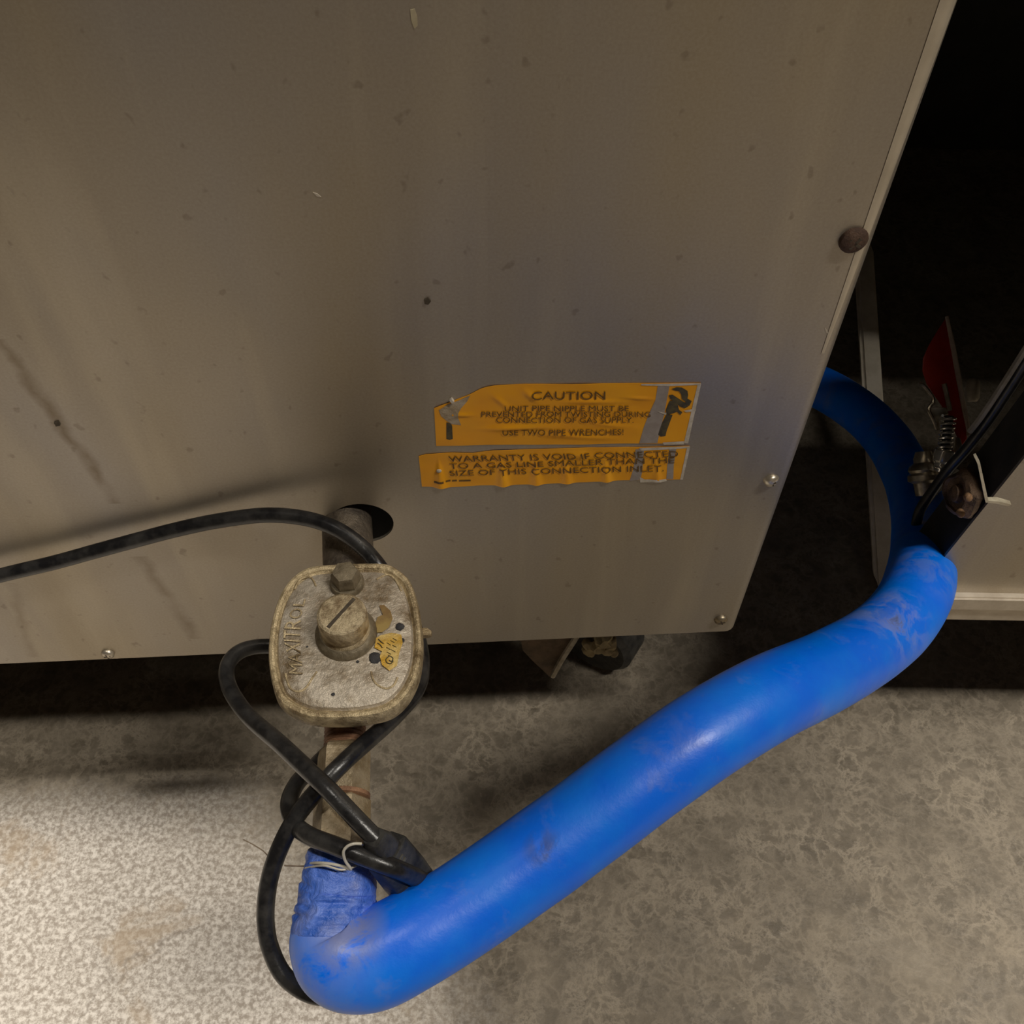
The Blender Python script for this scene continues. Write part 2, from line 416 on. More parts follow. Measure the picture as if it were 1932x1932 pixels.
# ---- orange labels on the panel: wrinkled sheets with print
def lerp_poly(pl, s):
    n = len(pl)-1; i = min(int(s*n), n-1); t = s*n - i
    a, b = pl[i], pl[i+1]; return (a[0]+(b[0]-a[0])*t, a[1]+(b[1]-a[1])*t)
def wrinkle1(px, py):
    h = .00030 + .00022*noise.noise(Vector((px*.02, py*.045, 3)))
    for (x, y, sx, sy, a, sl) in ((975, 806, 55, 5, .0009, -.03), (870, 782, 20, 4, .0007, 0), (1090, 822, 60, 5, .0006, .06), (1000, 745, 14, 8, .0007, .6), (1120, 757, 50, 4, .0006, 0), (1205, 750, 26, 3, .0005, .05), (945, 757, 14, 7, .0006, .7), (1150, 800, 30, 5, .0005, .1)):
        u = px-x; v_ = (py-y) - sl*u
        h += .75*a*math.exp(-(u/sx)**2 - (v_/sy)**2)
    return max(h, .0001)
def wrinkle2(px, py):
    h = .00030 + .00020*noise.noise(Vector((px*.02, py*.05, 9)))
    for (x, a) in ((832, .0018), (950, .0019), (1013, .0016), (1071, .0014), (1146, .0016), (1242, .0012)):
        t = (918-py)/45
        if t > -.4:
            wd = 12*max(.2, 1-.75*t); h += .8*a*max(0, 1-t*.8)*math.exp(-((px-(x-4*t))/wd)**2)
    h += .0002*math.exp(-((px-990)/60)**2 - ((py-872)/6)**2) + .0006*math.exp(-((px-1090)/22)**2 - ((py-857)/8)**2)
    return max(h, .0001)
def sheet(top, bot, wr, nu, nv, off=0):
    bm = bmesh.new(); g = []
    for i in range(nu+1):
        a = lerp_poly(top, i/nu); b = lerp_poly(bot, i/nu); col = []
        for j in range(nv+1):
            t = j/nv; x, y = a[0]+(b[0]-a[0])*t, a[1]+(b[1]-a[1])*t
            col.append(bm.verts.new(at_p(x, y) + PN*(wr(x, y)+off)))
        g.append(col)
    for i in range(nu):
        for j in range(nv): bm.faces.new((g[i][j], g[i+1][j], g[i+1][j+1], g[i][j+1]))
    # thin edge down to the panel
    rim = [g[i][0] for i in range(nu+1)] + [g[nu][j] for j in range(1, nv+1)] + [g[i][nv] for i in range(nu-1, -1, -1)] + [g[0][j] for j in range(nv-1, 0, -1)]
    low = [bm.verts.new(v.co - PN*(.00012)) for v in rim]
    n = len(rim)
    for k in range(n): bm.faces.new((rim[k], rim[(k+1) % n], low[(k+1) % n], low[k]))
    return bm
def patch(pts, wr, off):
    """flat printed or worn patch following the sheet; pts in outline order"""
    bm = bmesh.new()
    f = bm.faces.new([bm.verts.new(Vector((x, y, 0))) for x, y in pts])
    bmesh.ops.triangulate(bm, faces=[f])
    bmesh.ops.subdivide_edges(bm, edges=bm.edges[:], cuts=3, use_grid_fill=True)
    for v in bm.verts: v.co = at_p(v.co.x, v.co.y) + PN*(wr(v.co.x, v.co.y)+off)
    return bm
def printed(lines, wr, off=.0003, bold=0):
    bm = bmesh.new()
    for txt, (tl, tr, br, bl) in lines:
        def place(s, t, h):
            ax, ay = tl[0]+(tr[0]-tl[0])*s, tl[1]+(tr[1]-tl[1])*s
            bx, by = bl[0]+(br[0]-bl[0])*s, bl[1]+(br[1]-bl[1])*s
            x, y = bx+(ax-bx)*t, by+(ay-by)*t
            return Vector((x, y, 0))
        letters(txt, place, bm, bold)
    for lim in (6, 3):
        bmesh.ops.subdivide_edges(bm, edges=[e for e in bm.edges if e.calc_length() > lim], cuts=1)
    for v in bm.verts: v.co = at_p(v.co.x, v.co.y) + PN*(wr(v.co.x, v.co.y)+off)
    return bm
def q(x0, x1, y0, y1, dy=0): return ((x0, y0), (x1, y0+dy), (x1, y1+dy), (x0, y1))

t1 = [(819, 769), (834, 763), (849, 758), (864, 752), (886, 744), (905, 733), (925, 727), (990, 724), (1060, 724), (1130, 723), (1230, 722), (1322, 722)]
# resample the top edge evenly in x so columns stay upright
def even(pl, n=40):
    xs = [pl[0][0]+(pl[-1][0]-pl[0][0])*i/n for i in range(n+1)]; out = []
    for x in xs:
        for a, b in zip(pl, pl[1:]):
            if a[0] <= x <= b[0]+1e-6:
                out.append((x, a[1]+(b[1]-a[1])*(x-a[0])/(b[0]-a[0]))); break
    return out
lab1 = obj('caution_label', sheet(even(t1), even([(823, 841), (920, 838), (1060, 838), (1180, 836), (1298, 835)]), wrinkle1, 220, 56), M_YEL, app, angle=80)
lab1['label'] = 'upper orange caution label with torn top left corner'
obj('lettering', printed([
    ('CAUTION', q(1003, 1142, 737, 752)),
    ('UNIT PIPE NIPPLE MUST BE', q(952, 1186, 764, 774)),
    ('PREVENTED FROM TWISTING DURING', q(908, 1227, 775, 785)),
    ('CONNECTION OF GAS SUPPLY.', q(936, 1195, 786, 796)),
    ('USE TWO PIPE WRENCHES!', q(948, 1176, 809, 820, -1)),
    ], wrinkle1), M_INK, lab1, smooth=False)
obj('worn_strip', patch([(1241, 727), (1263, 727), (1258, 752), (1253, 781), (1246, 808), (1240, 834), (1206, 835), (1214, 806), (1225, 778), (1236, 754)], wrinkle1, .00008), M_WORN, lab1)
bm = bmesh.new()
def c3(l): return [(1190+x/9.66, 710+y/9.66) for x, y in l]
def c4(l): return [(780+x/6.9, 720+y/6.9) for x, y in l]
for pl in (c3([(500, 1050), (545, 1085), (630, 1075), (650, 990), (760, 690), (650, 680), (560, 860)]),          # handle
           c3([(650, 690), (640, 600), (710, 430), (830, 440), (880, 600), (940, 640), (900, 690), (840, 630), (770, 660)]),  # lower jaw
           c3([(740, 215), (830, 185), (930, 190), (1030, 250), (1045, 330), (1030, 390), (1110, 440), (1060, 530), (1000, 500), (990, 440), (930, 400), (920, 320), (880, 260), (800, 245)]),  # hook jaw
           c3([(690, 330), (760, 320), (990, 470), (1040, 540), (980, 570), (890, 530), (980, 500), (720, 400)])):
    merge(bm, patch(pl, wrinkle1, .00016))
obj('wrench_picture', bm, M_INKD, lab1, smooth=False)
obj('torn_patch', patch(c4([(330, 360), (440, 290), (600, 235), (740, 170), (700, 250), (620, 340), (585, 400), (580, 460), (620, 560), (500, 545), (440, 510), (360, 440)]), wrinkle1, .00010), M_PAPER, lab1)['label'] = 'beige torn paper corner'
obj('handle_picture', patch(c4([(430, 735), (470, 748), (512, 735), (505, 570), (490, 540), (430, 520)]), wrinkle1, .00012), M_INKD, lab1, smooth=False)
bm = patch([(1316, 724), (1323, 722), (1298, 835), (1290, 835)], wrinkle1, .00010)
merge(bm, patch([(1210, 723), (1322, 721.5), (1321, 725), (1262, 727), (1210, 726)], wrinkle1, .00014))
merge(bm, patch([(1250, 833), (1290, 831), (1290, 837), (1252, 837)], wrinkle1, .00014))
merge(bm, patch(c3([(960, 610), (1190, 570), (1180, 620), (1010, 640)]), wrinkle1, .0002))
merge(bm, patch(c3([(480, 620), (650, 650), (640, 690), (560, 660)]), wrinkle1, .0002))
obj('film_edge', bm, M_EDGE, lab1)

lab2 = obj('warranty_label', sheet(even([(790, 860), (794, 857), (850, 853), (892, 854), (930, 849), (1000, 847), (1100, 844), (1200, 843), (1301, 841)]), even([(796, 917), (860, 918), (905, 915), (960, 914), (1050, 911), (1180, 905), (1287, 904)]), wrinkle2, 260, 40), M_YEL, app, angle=80)
lab2['label'] = 'lower orange warranty label, a long low strip'
obj('lettering', printed([
    ('WARRANTY IS VOID IF CONNECTED', ((845, 859), (1278, 849), (1280, 860), (848, 870))),
    ('TO A GAS LINE SMALLER THAN THE', ((847, 873), (1272, 861), (1272, 872), (849, 883))),
    ('SIZE OF THIS CONNECTION INLET.', ((847, 886), (1252, 876), (1252, 887), (849, 896))),
    ], wrinkle2, bold=0), M_INK, lab2, smooth=False)
bm = patch([(819, 905), (837, 905), (837, 908.5), (819, 908.5)], wrinkle2, .0001)
for x0, x1 in ((841, 850), (853, 862), (866, 888)): merge(bm, patch([(x0, 904.5), (x1, 904), (x1, 907), (x0, 907.5)], wrinkle2, .0001))
obj('small_print', bm, M_INK, lab2, smooth=False)
bm = patch([(1199, 847), (1215, 846), (1213, 870), (1212, 885), (1208, 904), (1188, 906), (1194, 885), (1198, 868)], wrinkle2, .00007)
merge(bm, patch([(1263, 845), (1276, 844), (1271, 875), (1270, 903), (1257, 903), (1259, 875)], wrinkle2, .00007))
obj('worn_strip', bm, M_WORN, lab2)
bm = patch([(1296, 843), (1302, 841), (1288, 904), (1283, 904)], wrinkle2, .0001)
merge(bm, patch([(1206, 898), (1216, 903), (1256, 902), (1258, 906), (1208, 909)], wrinkle2, .00016))
merge(bm, patch([(1205, 844), (1301, 840.5), (1301, 844), (1240, 848), (1210, 849)], wrinkle2, .00012))
obj('film_edge', bm, M_EDGE, lab2)
bm = lathe([(.0012, 0), (.0011, .0003), (.0006, .0006)], at_p(828, 886) + PN*.0007, PN, 12)
obj('bare_spot', bm, M_EDGE, lab2)
# little specks and splashes stuck to the panel
def fleck(poly, mat, name, off=.0002):
    bm = bmesh.new(); pts = [at_p(x, y) for x, y in poly]
    loops(bm, [pts, [p + PN*off for p in pts]]); obj(name, bm, mat, app, smooth=False)
fleck([(774, 18), (782, 16), (787, 30), (788, 48), (782, 54), (776, 38)], worn('dried_splash', (.42, .36, .23), (.5, .44, .3), 200, .6), 'dried_splash')
fleck([(800, 565), (808, 561), (813, 567), (808, 573), (801, 572)], M_GROOVE, 'dirt_spot', .0006)
fleck([(590, 362), (599, 365), (606, 371), (598, 370)], M_EDGE, 'dried_splash')
fleck([(848, 752), (852, 749), (857, 754), (853, 757)], M_EDGE, 'dried_splash', .0015)
fleck([(102, 796), (110, 794), (114, 801), (106, 803)], M_GROOVE, 'dirt_spot', .0006)
fleck([(1556, 618), (1561, 624), (1564, 630), (1559, 627)], M_EDGE, 'dried_splash')

# ================================================================= GAS LINE
PZ = .270
# pipe nipple through the hole
pA = at_p(676, 988, -.05); pA.z = .271
pB = at_z(660, 1120, .271)
ax = (pB - pA).normalized()
bm = bmesh.new(); sweep(bm, [(pA + (pB-pA)*t/8, .0117) for t in range(9)], 28)
pipe = obj('pipe_nipple', bm, M_PIPE, origin=pA)
props(pipe, 'short blackened gas pipe coming out of the round hole in the steel panel', 'pipe')

# regulator
ZT = .2960
reg_c = at_z(650, 1205, ZT)
reg = thing('gas_regulator', (reg_c.x, reg_c.y, .246), 'dirty cast metal gas regulator with slotted cap on the pipe', 'regulator')
def R8(l, z=ZT): return [at_z(480+x/5.52, 1030+y/5.52, z) for x, y in l]
outl = [(560, 215), (800, 185), (1130, 172), (1370, 178), (1500, 240), (1610, 345), (1680, 520), (1725, 740), (1745, 1000), (1725, 1250), (1655, 1450), (1545, 1610), (1390, 1720), (1150, 1775), (900, 1795), (620, 1785), (460, 1745), (325, 1670), (240, 1580), (180, 1400), (148, 1170), (152, 960), (182, 760), (242, 560), (312, 420), (405, 310)]
out = smooth_poly(R8(outl), 5)
ctr = sum(out, Vector())/len(out)
def inset(k, z): return [Vector((ctr.x+(p.x-ctr.x)*k, ctr.y+(p.y-ctr.y)*k, z)) for p in out]
bm = bmesh.new()
loops(bm, [inset(.48, ZT-.049), inset(.56, ZT-.048), inset(.62, ZT-.040), inset(.70, ZT-.022), inset(.94, ZT-.012), inset(.985, ZT-.0085)])
obj('housing', bm, M_CAST, reg)
bm = bmesh.new()
loops(bm, [inset(.97, ZT-.0088), inset(1.0, ZT-.0080), inset(1.012, ZT-.0050), inset(1.005, ZT-.0015), inset(.985, ZT-.0002), inset(.955, ZT+.0002), inset(.925, ZT-.0002), inset(.905, ZT-.0014), inset(.89, ZT-.0018)], cap1=False)
obj('cover_rim', bm, M_CASTRIM, reg)['label'] = 'raised greasy rim'
bm = bmesh.new()
loops(bm, [inset(.90, ZT-.0022), inset(.885, ZT-.0016), inset(.87, ZT-.0004), inset(.85, ZT), inset(.55, ZT+.0001), inset(.3, ZT+.0004)], cap0=False)
obj('cover_plate', bm, M_CAST, reg)
def on_top(x, y, dz=0): return at_z(480+x/5.52, 1030+y/5.52, ZT+dz)
# cast ridge lines: lobes left, right and top
def ridge(l, r=.00045):
    bm = bmesh.new(); sweep(bm, catmull([(on_top(x, y, .0001), r) for x, y in l], 6), 8)
    obj('cast_ridge', bm, M_CASTRIM, reg)
ridge([(650, 1310), (600, 1380), (550, 1460), (500, 1505), (440, 1515), (380, 1490), (345, 1420), (325, 1330)])
ridge([(1215, 1310), (1240, 1400), (1300, 1460), (1380, 1485), (1450, 1450), (1490, 1370)])
ridge([(640, 420), (600, 340), (540, 325), (470, 360), (420, 450)])
ridge([(1270, 350), (1380, 300), (1460, 340), (1530, 470)])
# cast lettering along the left edge, reads upwards
LB = [(0, 1272, 571, 545), (.17, 1248, 570, 545), (.33, 1226, 567, 539), (.5, 1204, 566, 534), (.62, 1188, 567, 535), (.75, 1166, 568, 543), (.88, 1150, 572, 551), (1, 1130, 577, 556)]
def place_cast(s, t, h):
    for a, b in zip(LB, LB[1:]):
        if s <= b[0]+1e-6:
            k = (s-a[0])/(b[0]-a[0]); y = a[1]+(b[1]-a[1])*k; r = a[2]+(b[2]-a[2])*k; l = a[3]+(b[3]-a[3])*k; break
    return at_z(r+(l-r)*t, y - (r-l)*.06*t, ZT - .0001 + (.0009 if h > 0 else 0))
obj('cast_lettering', letters('MAXITROL', place_cast, None, 0, .02), M_CASTRIM, reg, smooth=False)
# slotted seal cap and hex bolt
def on_axis(cx, cy, base, h): # centre of a top face at height h above ZT
    p = at_z(cx, cy, ZT+h); return Vector((p.x, p.y, ZT+base))
cc = on_axis(644, 1157, 0, .0165)
UPZ = Vector((0, 0, 1))
obj('cap_boss', lathe([(.0126, -.001), (.0124, .002), (.0113, .0035), (.0104, .0042)], cc, UPZ, 32), M_BOLT, reg)
cap = obj('seal_cap', lathe([(.0098, .0035), (.0100, .0042), (.0092, .0062), (.0099, .0075), (.0100, .0140), (.0096, .0158), (.0086, .0166), (.004, .0168)], cc, UPZ, 32), M_CAP, reg)
cap['label'] = 'round slotted cap'
d = (at_z(664, 1136, ZT+.0168) - at_z(626, 1178, ZT+.0168)).normalized(); e = UPZ.cross(d)
sc_ = Vector((cc.x, cc.y, ZT+.0164))
obj('slot', prism([sc_ + d*a*.0080 + e*b*.0007 for a, b in ((-1, -1), (1, -1), (1, 1), (-1, 1))], UPZ*.0006), M_GROOVE, cap, smooth=False)
bc = on_axis(650, 1078, 0, .0095)
bm = lathe([(.0072, -.001), (.0072, .0015), (.0066, .0024)], bc, UPZ, 24); obj('washer', bm, M_BOLT, reg)
bm = lathe([(.0058, .0020), (.0060, .0026), (.0060, .0078), (.0052, .0094), (.003, .0096)], bc, UPZ, 6, Vector((.35, 1, 0))); bb = obj('hex_bolt', bm, M_BOLT, reg, angle=25)
# gold label remains and gum
def flat(l, dz, mat, name, parent=reg, th=.00015):
    pts = [on_top(x, y, dz) for x, y in l]; return obj(name, prism(pts, UPZ*th), mat, parent, smooth=False)
g1 = flat([(1320, 930), (1430, 905), (1530, 925), (1545, 1010), (1510, 1110), (1485, 1250), (1405, 1300), (1330, 1240), (1305, 1150), (1330, 1100), (1250, 1060), (1268, 960)], .0009, M_GOLD, 'gold_label'); g1['label'] = 'worn gold foil label'
flat([(1300, 620), (1350, 615), (1420, 680), (1440, 760), (1400, 850), (1330, 900), (1265, 905), (1262, 800), (1285, 740), (1340, 720)], .0009, worn('worn_gold_foil', (.46, .33, .12), (.30, .19, .08), 120, .4, .4), 'gold_label')
bm = bmesh.new()
sweep(bm, catmull([(on_top(x, y, .0012), .00022) for x, y in ((1400, 1150), (1370, 1180), (1380, 1215), (1420, 1225), (1445, 1195))], 5), 6)
sweep(bm, catmull([(on_top(x, y, .0012), .00022) for x, y in ((1395, 1140), (1440, 1165), (1430, 1200), (1400, 1190))], 5), 6)
sweep(bm, catmull([(on_top(x, y, .0012), .00025) for x, y in ((1280, 1010), (1310, 1030), (1330, 1060))], 4), 6)
sweep(bm, catmull([(on_top(x, y, .0012), .00025) for x, y in ((1290, 970), (1320, 1000), (1345, 1015))], 4), 6)
for i in range(7):
    x, y = 1400+random.uniform(-30, 100), 960+i*24
    sweep(bm, [(on_top(x, y, .0012), .00014), (on_top(x+42, y+24, .0012), .00014)], 5)
obj('label_print', bm, M_INKD, g1, smooth=False)
def blob(x, y, r, name, mat, parent, seed, flatk=.35):
    bm = bmesh.new(); bmesh.ops.create_icosphere(bm, subdivisions=3, radius=1)
    c = on_top(x, y, .0005)
    for v in bm.verts:
        k = 1 + .35*noise.noise(v.co*2.2 + Vector((seed, 0, 0)))
        v.co = c + Vector((v.co.x*r*k, v.co.y*r*k, v.co.z*r*flatk*k))
    return obj(name, bm, mat, parent)
blob(1255, 1165, .0024, 'gum_spot', M_SOOT, reg, 2); blob(1515, 840, .0017, 'gum_spot', M_SOOT, reg, 5); blob(1540, 985, .0009, 'gum_spot', M_SOOT, reg, 7)
blob(550, 1048, .0004, 'gum_spot', M_SOOT, reg, 8); blob(1075, 1205, .0006, 'gum_spot', M_SOOT, reg, 9); blob(820, 1545, .0007, 'gum_spot', M_SOOT, reg, 11)
# vent tab on the right
tp = [at_z(x, y, ZT-.010) for x, y in ((786, 1192), (806, 1190), (816, 1197), (814, 1204), (788, 1207))]
obj('vent_tab', prism(tp, UPZ*.003, .0006), M_CASTRIM, reg)

# threaded nipple and hex couplings towards the hose, along the same axis
eA = at_z(652, 1360, .266); eB = at_z(640, 1660, .262)
ex = (eB - eA).normalized()
cpl = thing('pipe_coupling', at_z(648, 1500, .262), 'tarnished hex pipe coupling between the regulator and the blue hose', 'pipe fitting')
def along(py, z=None):
    t = (py-1360)/300; x = 652 - 12*t; return at_z(x, py, .266-.004*t)
prof = []; L = (along(1425)-along(1355)).length
for i in range(9):
    prof += [(.0078, L*i/9), (.0086, L*(i+.5)/9)]
obj('threaded_nipple', lathe(prof, along(1355), ex, 24), M_RUST, cpl, angle=60)['label'] = 'rusty threaded nipple'
h1 = (along(1508)-along(1408)).length; h2 = (along(1600)-along(1508)).length
obj('hex_nut', lathe([(.0085, 0), (.0102, .0012), (.0108, .004), (.0108, h1-.002), (.0100, h1)], along(1408), ex, 6, Vector((.5, 0, 1))), M_BRASS, cpl, angle=25)
obj('hex_body', lathe([(.0100, 0), (.0114, .0012), (.0114, h2*.9), (.0105, h2+.004)], along(1508), ex, 6, Vector((.5, 0, 1))), M_BRASS, cpl, angle=25)
obj('groove_ring', lathe([(.0102, -.0012), (.0110, -.0008), (.0110, .0008), (.0102, .0012)], along(1504), ex, 24), M_RUST, cpl)
obj('hose_barb', lathe([(.0095, -.004), (.0102, 0), (.0102, .014)], along(1604), ex, 24), M_BRASS, cpl)

# ---- blue hose
hose = thing('gas_hose', at_d(700, 1800, .36), 'thick blue coated gas hose curving from the coupling to the gap at right', 'hose')
HR = .0179
cp = [(645, 1608, .3880, .0128), (641, 1650, .3830, .0134), (637, 1690, .3805, .0140)]
hp = [(640, 1665, .3815, .0128), (636, 1695, .3800, .0136), (631, 1738, .3775, .0152), (632, 1778, .375, .0170), (654, 1806, .372, .0184), (705, 1808, .371, .0182), (775, 1774, .373, HR), (870, 1717, .379, HR), (1000, 1627, .387, HR), (1110, 1547, .392, HR), (1215, 1468, .396, HR), (1330, 1387, .402, HR), (1450, 1317, .418, HR), (1560, 1266, .450, HR), (1650, 1213, .484, HR), (1703, 1163, .502, HR), (1734, 1103, .522, HR), (1740, 1030, .580, .0172), (1732, 955, .640, .0168), (1708, 888, .690, .0165), (1670, 825, .725, .0163), (1615, 772, .750, .0162), (1540, 728, .775, .0162), (1440, 695, .80, .0162)]
def fl(p, r):
    p.z = max(p.z, r+.001); return p
hpath = catmull([(fl(at_d(x, y, dd), r), r) for x, y, dd, r in hp], 12)
def hwarp(i, a, p): return 1 + .012*noise.noise(p*45) + .012*noise.noise(p*18 + Vector((4, 0, 0)))
bm = bmesh.new(); sweep(bm, hpath, 40, warp=hwarp); obj('hose_body', bm, M_HOSE, hose)
cpath = catmull([(at_d(x, y, dd), r) for x, y, dd, r in cp + [(634, 1722, .3783, .0149), (631, 1752, .3765, .0160), (632, 1775, .3752, .0164)]], 12)
NC = len(cpath)
def cwarp(i, a, p):
    fade = min(1, (NC-1-i)/28)
    k = noise.noise(Vector((math.cos(a)*1.5, math.sin(a)*1.5, i*.22)))
    fold = math.sin(i*.55 + 2.2*math.sin(a+1) + 4*k)
    f = 1.02 + fade*(.048*fold*(.5+k) + .03*noise.noise(Vector((math.cos(a)*4, math.sin(a)*4, i*.35+7))) + .018)
    return f - (.06 if i < 2 else 0) - (.05*(1-fade))
bm = bmesh.new(); sweep(bm, cpath, 72, warp=cwarp); obj('hose_collar', bm, M_COLLAR, hose, angle=60)['label'] = 'wrinkled blue end sleeve'

# ---- black power cord with its plug
cord = thing('power_cord', at_z(607, 1477, .24), 'black rubber power cord looped around the coupling and regulator', 'cord')
CR = .00345
cps = []
for x, y, off in ((-150, 1128, .010), (0, 1086, .009), (100, 1062, .0085), (180, 1040, .008), (250, 1021, .0075), (330, 1000, .007), (410, 983, .0075), (500, 972, .009), (575, 978, .013), (635, 998, .020), (685, 1034, .028), (722, 1078, .038)):
    cps.append(at_p(x, y, off))
for x, y, z in ((752, 1130, .263), (785, 1190, .251), (797, 1255, .248), (785, 1305, .254), (745, 1352, .266), (695, 1397, .2785), (650, 1437, .2845), (605, 1484, .2830), (560, 1540, .276), (528, 1600, .268), (507, 1665, .258), (501, 1735, .248), (512, 1795, .240), (545, 1850, .234), (610, 1880, .228), (690, 1850, .226), (760, 1810, .230), (850, 1760, .229), (868, 1715, .232), (830, 1684, .243), (796, 1662, .262), (752, 1641, .2795), (692, 1618, .2850), (630, 1595, .2835), (580, 1575, .278), (553, 1550, .268), (545, 1515, .262), (562, 1476, .258), (600, 1440, .250), (640, 1390, .243), (645, 1310, .238), (590, 1240, .238), (520, 1220, .244), (462, 1225, .250), (431, 1252, .254), (432, 1295, .258), (468, 1350, .268), (530, 1405, .283), (580, 1452, .2915), (620, 1490, .2950), (670, 1543, .2925), (712, 1586, .2885)):
    cps.append(at_z(x, y, z))
obj('cable', tube([(p, CR) for p in cps], 18, 10), M_RUBBER, cord)
pd = at_z(712, 1586, .2885); pe = at_z(838, 1742, .222); pa = (pe-pd).normalized()
side = pa.cross(UPZ).normalized(); nup = side.cross(pa)
def rr(c, a, b, n=6):
    o_ = []
    for sx, sy, a0 in ((1, 1, 0), (-1, 1, 90), (-1, -1, 180), (1, -1, 270)):
        for k in range(n):
            t = math.radians(a0+90*k/(n-1)); rad = min(a, b)*.45
            o_.append(c + side*(sx*(a-rad)+rad*math.cos(t)) + nup*(sy*(b-rad)+rad*math.sin(t)))
    return o_
bm = bmesh.new()
loops(bm, [rr(pd + pa*t, a, b) for t, a, b in ((-.003, .0034, .0034), (0, .0046, .0044), (.006, .0052, .0048), (.0062, .0042, .0040), (.0085, .0042, .0040), (.0087, .0076, .0046), (.0098, .0082, .0050), (.026, .0086, .0054), (.036, .0084, .0054), (.037, .0075, .0048))])
plug = obj('plug_body', bm, M_PLUG, cord, angle=30)
bm = bmesh.new()
for s_ in (-1, 1):
    p = pd + pa*.036 + side*s_*.0035
    merge(bm, prism([p + side*a*.0004 + nup*b*.003 for a, b in ((-1, -1), (1, -1), (1, 1), (-1, 1))], pa*.013))
obj('plug_blade', bm, M_ZINC, cord, smooth=False)
bm = bmesh.new(); p = pd + pa*.0115 + nup*.0048 + side*.001
for k in range(2):
    pp = p + pa*(.0022*k)
    merge(bm, prism([pp + side*a*.003 + pa*b*.0006 for a, b in ((-1, -1), (1, -1), (1, 1), (-1, 1))], nup*.0008))
obj('plug_rib', bm, worn('plug_rib_grey', (.12, .115, .095), (.07, .065, .055), 200, .5), plug, smooth=False)

# ---- pale plastic tie round collar and cord
tie = [at_z(x, y, z) for x, y, z in ((578, 1630, .266), (600, 1628, .276), (625, 1630, .2795), (648, 1635, .2800), (662, 1640, .281), (652, 1625, .285), (648, 1608, .289), (655, 1597, .291), (668, 1592, .292), (682, 1592, .291))]
o = obj('cable_tie', tube([(p, .00055) for p in tie], 8, 6), M_TIE, origin=tie[3]); props(o, 'pale plastic string tied round the blue sleeve and looped over the cord', 'string')
t2 = [at_z(x, y, z) for x, y, z in ((576, 1638, .268), (610, 1633, .2785), (645, 1641, .2795), (672, 1634, .279))]
bm = tube([(p, .0004) for p in t2], 6, 6); obj('loose_end', bm, M_TIE, o)
th = [at_z(x, y, z) for x, y, z in ((580, 1634, .262), (560, 1634, .262), (537, 1633, .2655))]
t3 = [at_z(x, y, z) for x, y, z in ((459, 1584, .262), (475, 1592, .2625), (485, 1598, .263), (497, 1606, .2635), (508, 1618, .264))]
o = obj('stray_thread', tube([(p, .00022) for p in t3], 6, 5), M_THREAD, origin=t3[0]); props(o, 'thin brown stray thread sticking out left of the black cord', 'thread')
o = obj('stray_thread', tube([(p, .00030) for p in th], 6, 5), M_THREAD, origin=th[0]); props(o, 'short dark thread running from the blue sleeve to the black cord', 'thread')

# ================================================================= UNDER THE APPLIANCE: caster
cy = .335
cst = thing('swivel_caster', Vector((at_y(1060, 1250, cy).x, cy+.03, 0)), 'rusty caster with a grimy bracket under the steel panel', 'caster')
pl_ = [at_y(x, y, cy) for x, y in ((978, 1180), (1108, 1180), (1088, 1206), (1062, 1243), (1046, 1280), (1036, 1277), (1008, 1250), (986, 1228), (981, 1204))]
obj('fork_plate', prism(pl_, Vector((0, .004, 0)), .0006), M_BROWN, cst)
fe = [at_y(x, y, cy-.004) for x, y in ((1096, 1188), (1078, 1216), (1060, 1244), (1043, 1275))]
obj('fork_flange', tube([(p, .0021) for p in fe], 8, 4), M_ZINC, cst)['label'] = 'bright fork edge'
wc = at_y(1120, 1238, cy+.035)
obj('wheel', lathe([(.010, -.014), (.026, -.014), (.030, -.010), (.030, .010), (.026, .014), (.010, .014)], Vector((wc.x+.002, wc.y, .0305)), Vector((.6, 1, 0)), 36), M_PLUG, cst)
bm = bmesh.new()
for x, y, r in ((1112, 1226, .0046), (1128, 1216, .0060), (1144, 1222, .0052), (1157, 1230, .0034), (1110, 1216, .004), (1140, 1205, .006), (1152, 1212, .005)):
    c = at_y(x, y, cy-.006)
    b3 = bmesh.new(); bmesh.ops.create_icosphere(b3, subdivisions=3, radius=r)
    for v in b3.verts: v.co = c + v.co*(1+.4*noise.noise(v.co*300))
    merge(bm, b3)
bmesh.ops.remove_doubles(bm, verts=bm.verts, dist=1e-6)
obj('grease_lump', bm, worn('yellowed_grease', (.40, .32, .17), (.24, .19, .10), 140, .6, 0, .0006), cst)['label'] = 'yellowed grease lump on the bracket'

# ================================================================= NEIGHBOURING APPLIANCE
NB = Vector((.235, .30, 0))
nb = thing('neighbour_appliance', NB, 'second steel appliance at the right edge with a light bottom rail', 'appliance')
def at_n(px, py, y=.30): return at_y(px, py, y)
eT, eM = at_n(1932, 865), at_n(1787, 1045)
slope = (eT.x-eM.x)/(eT.z-eM.z)
def edge_x(z): return eM.x + (z-eM.z)*slope
zb = .168; zr = .1945
bm = bmesh.new(); XR = 1.0
pts = [Vector((edge_x(zr-.004), .30, zr-.004)), Vector((XR, .30, zr-.004)), Vector((XR, .30, .86)), Vector((edge_x(.86), .30, .86))]
loops(bm, [pts, [p + Vector((0, .0015, 0)) for p in pts]])
obj('back_panel', bm, M_STEEL2, nb, smooth=False)
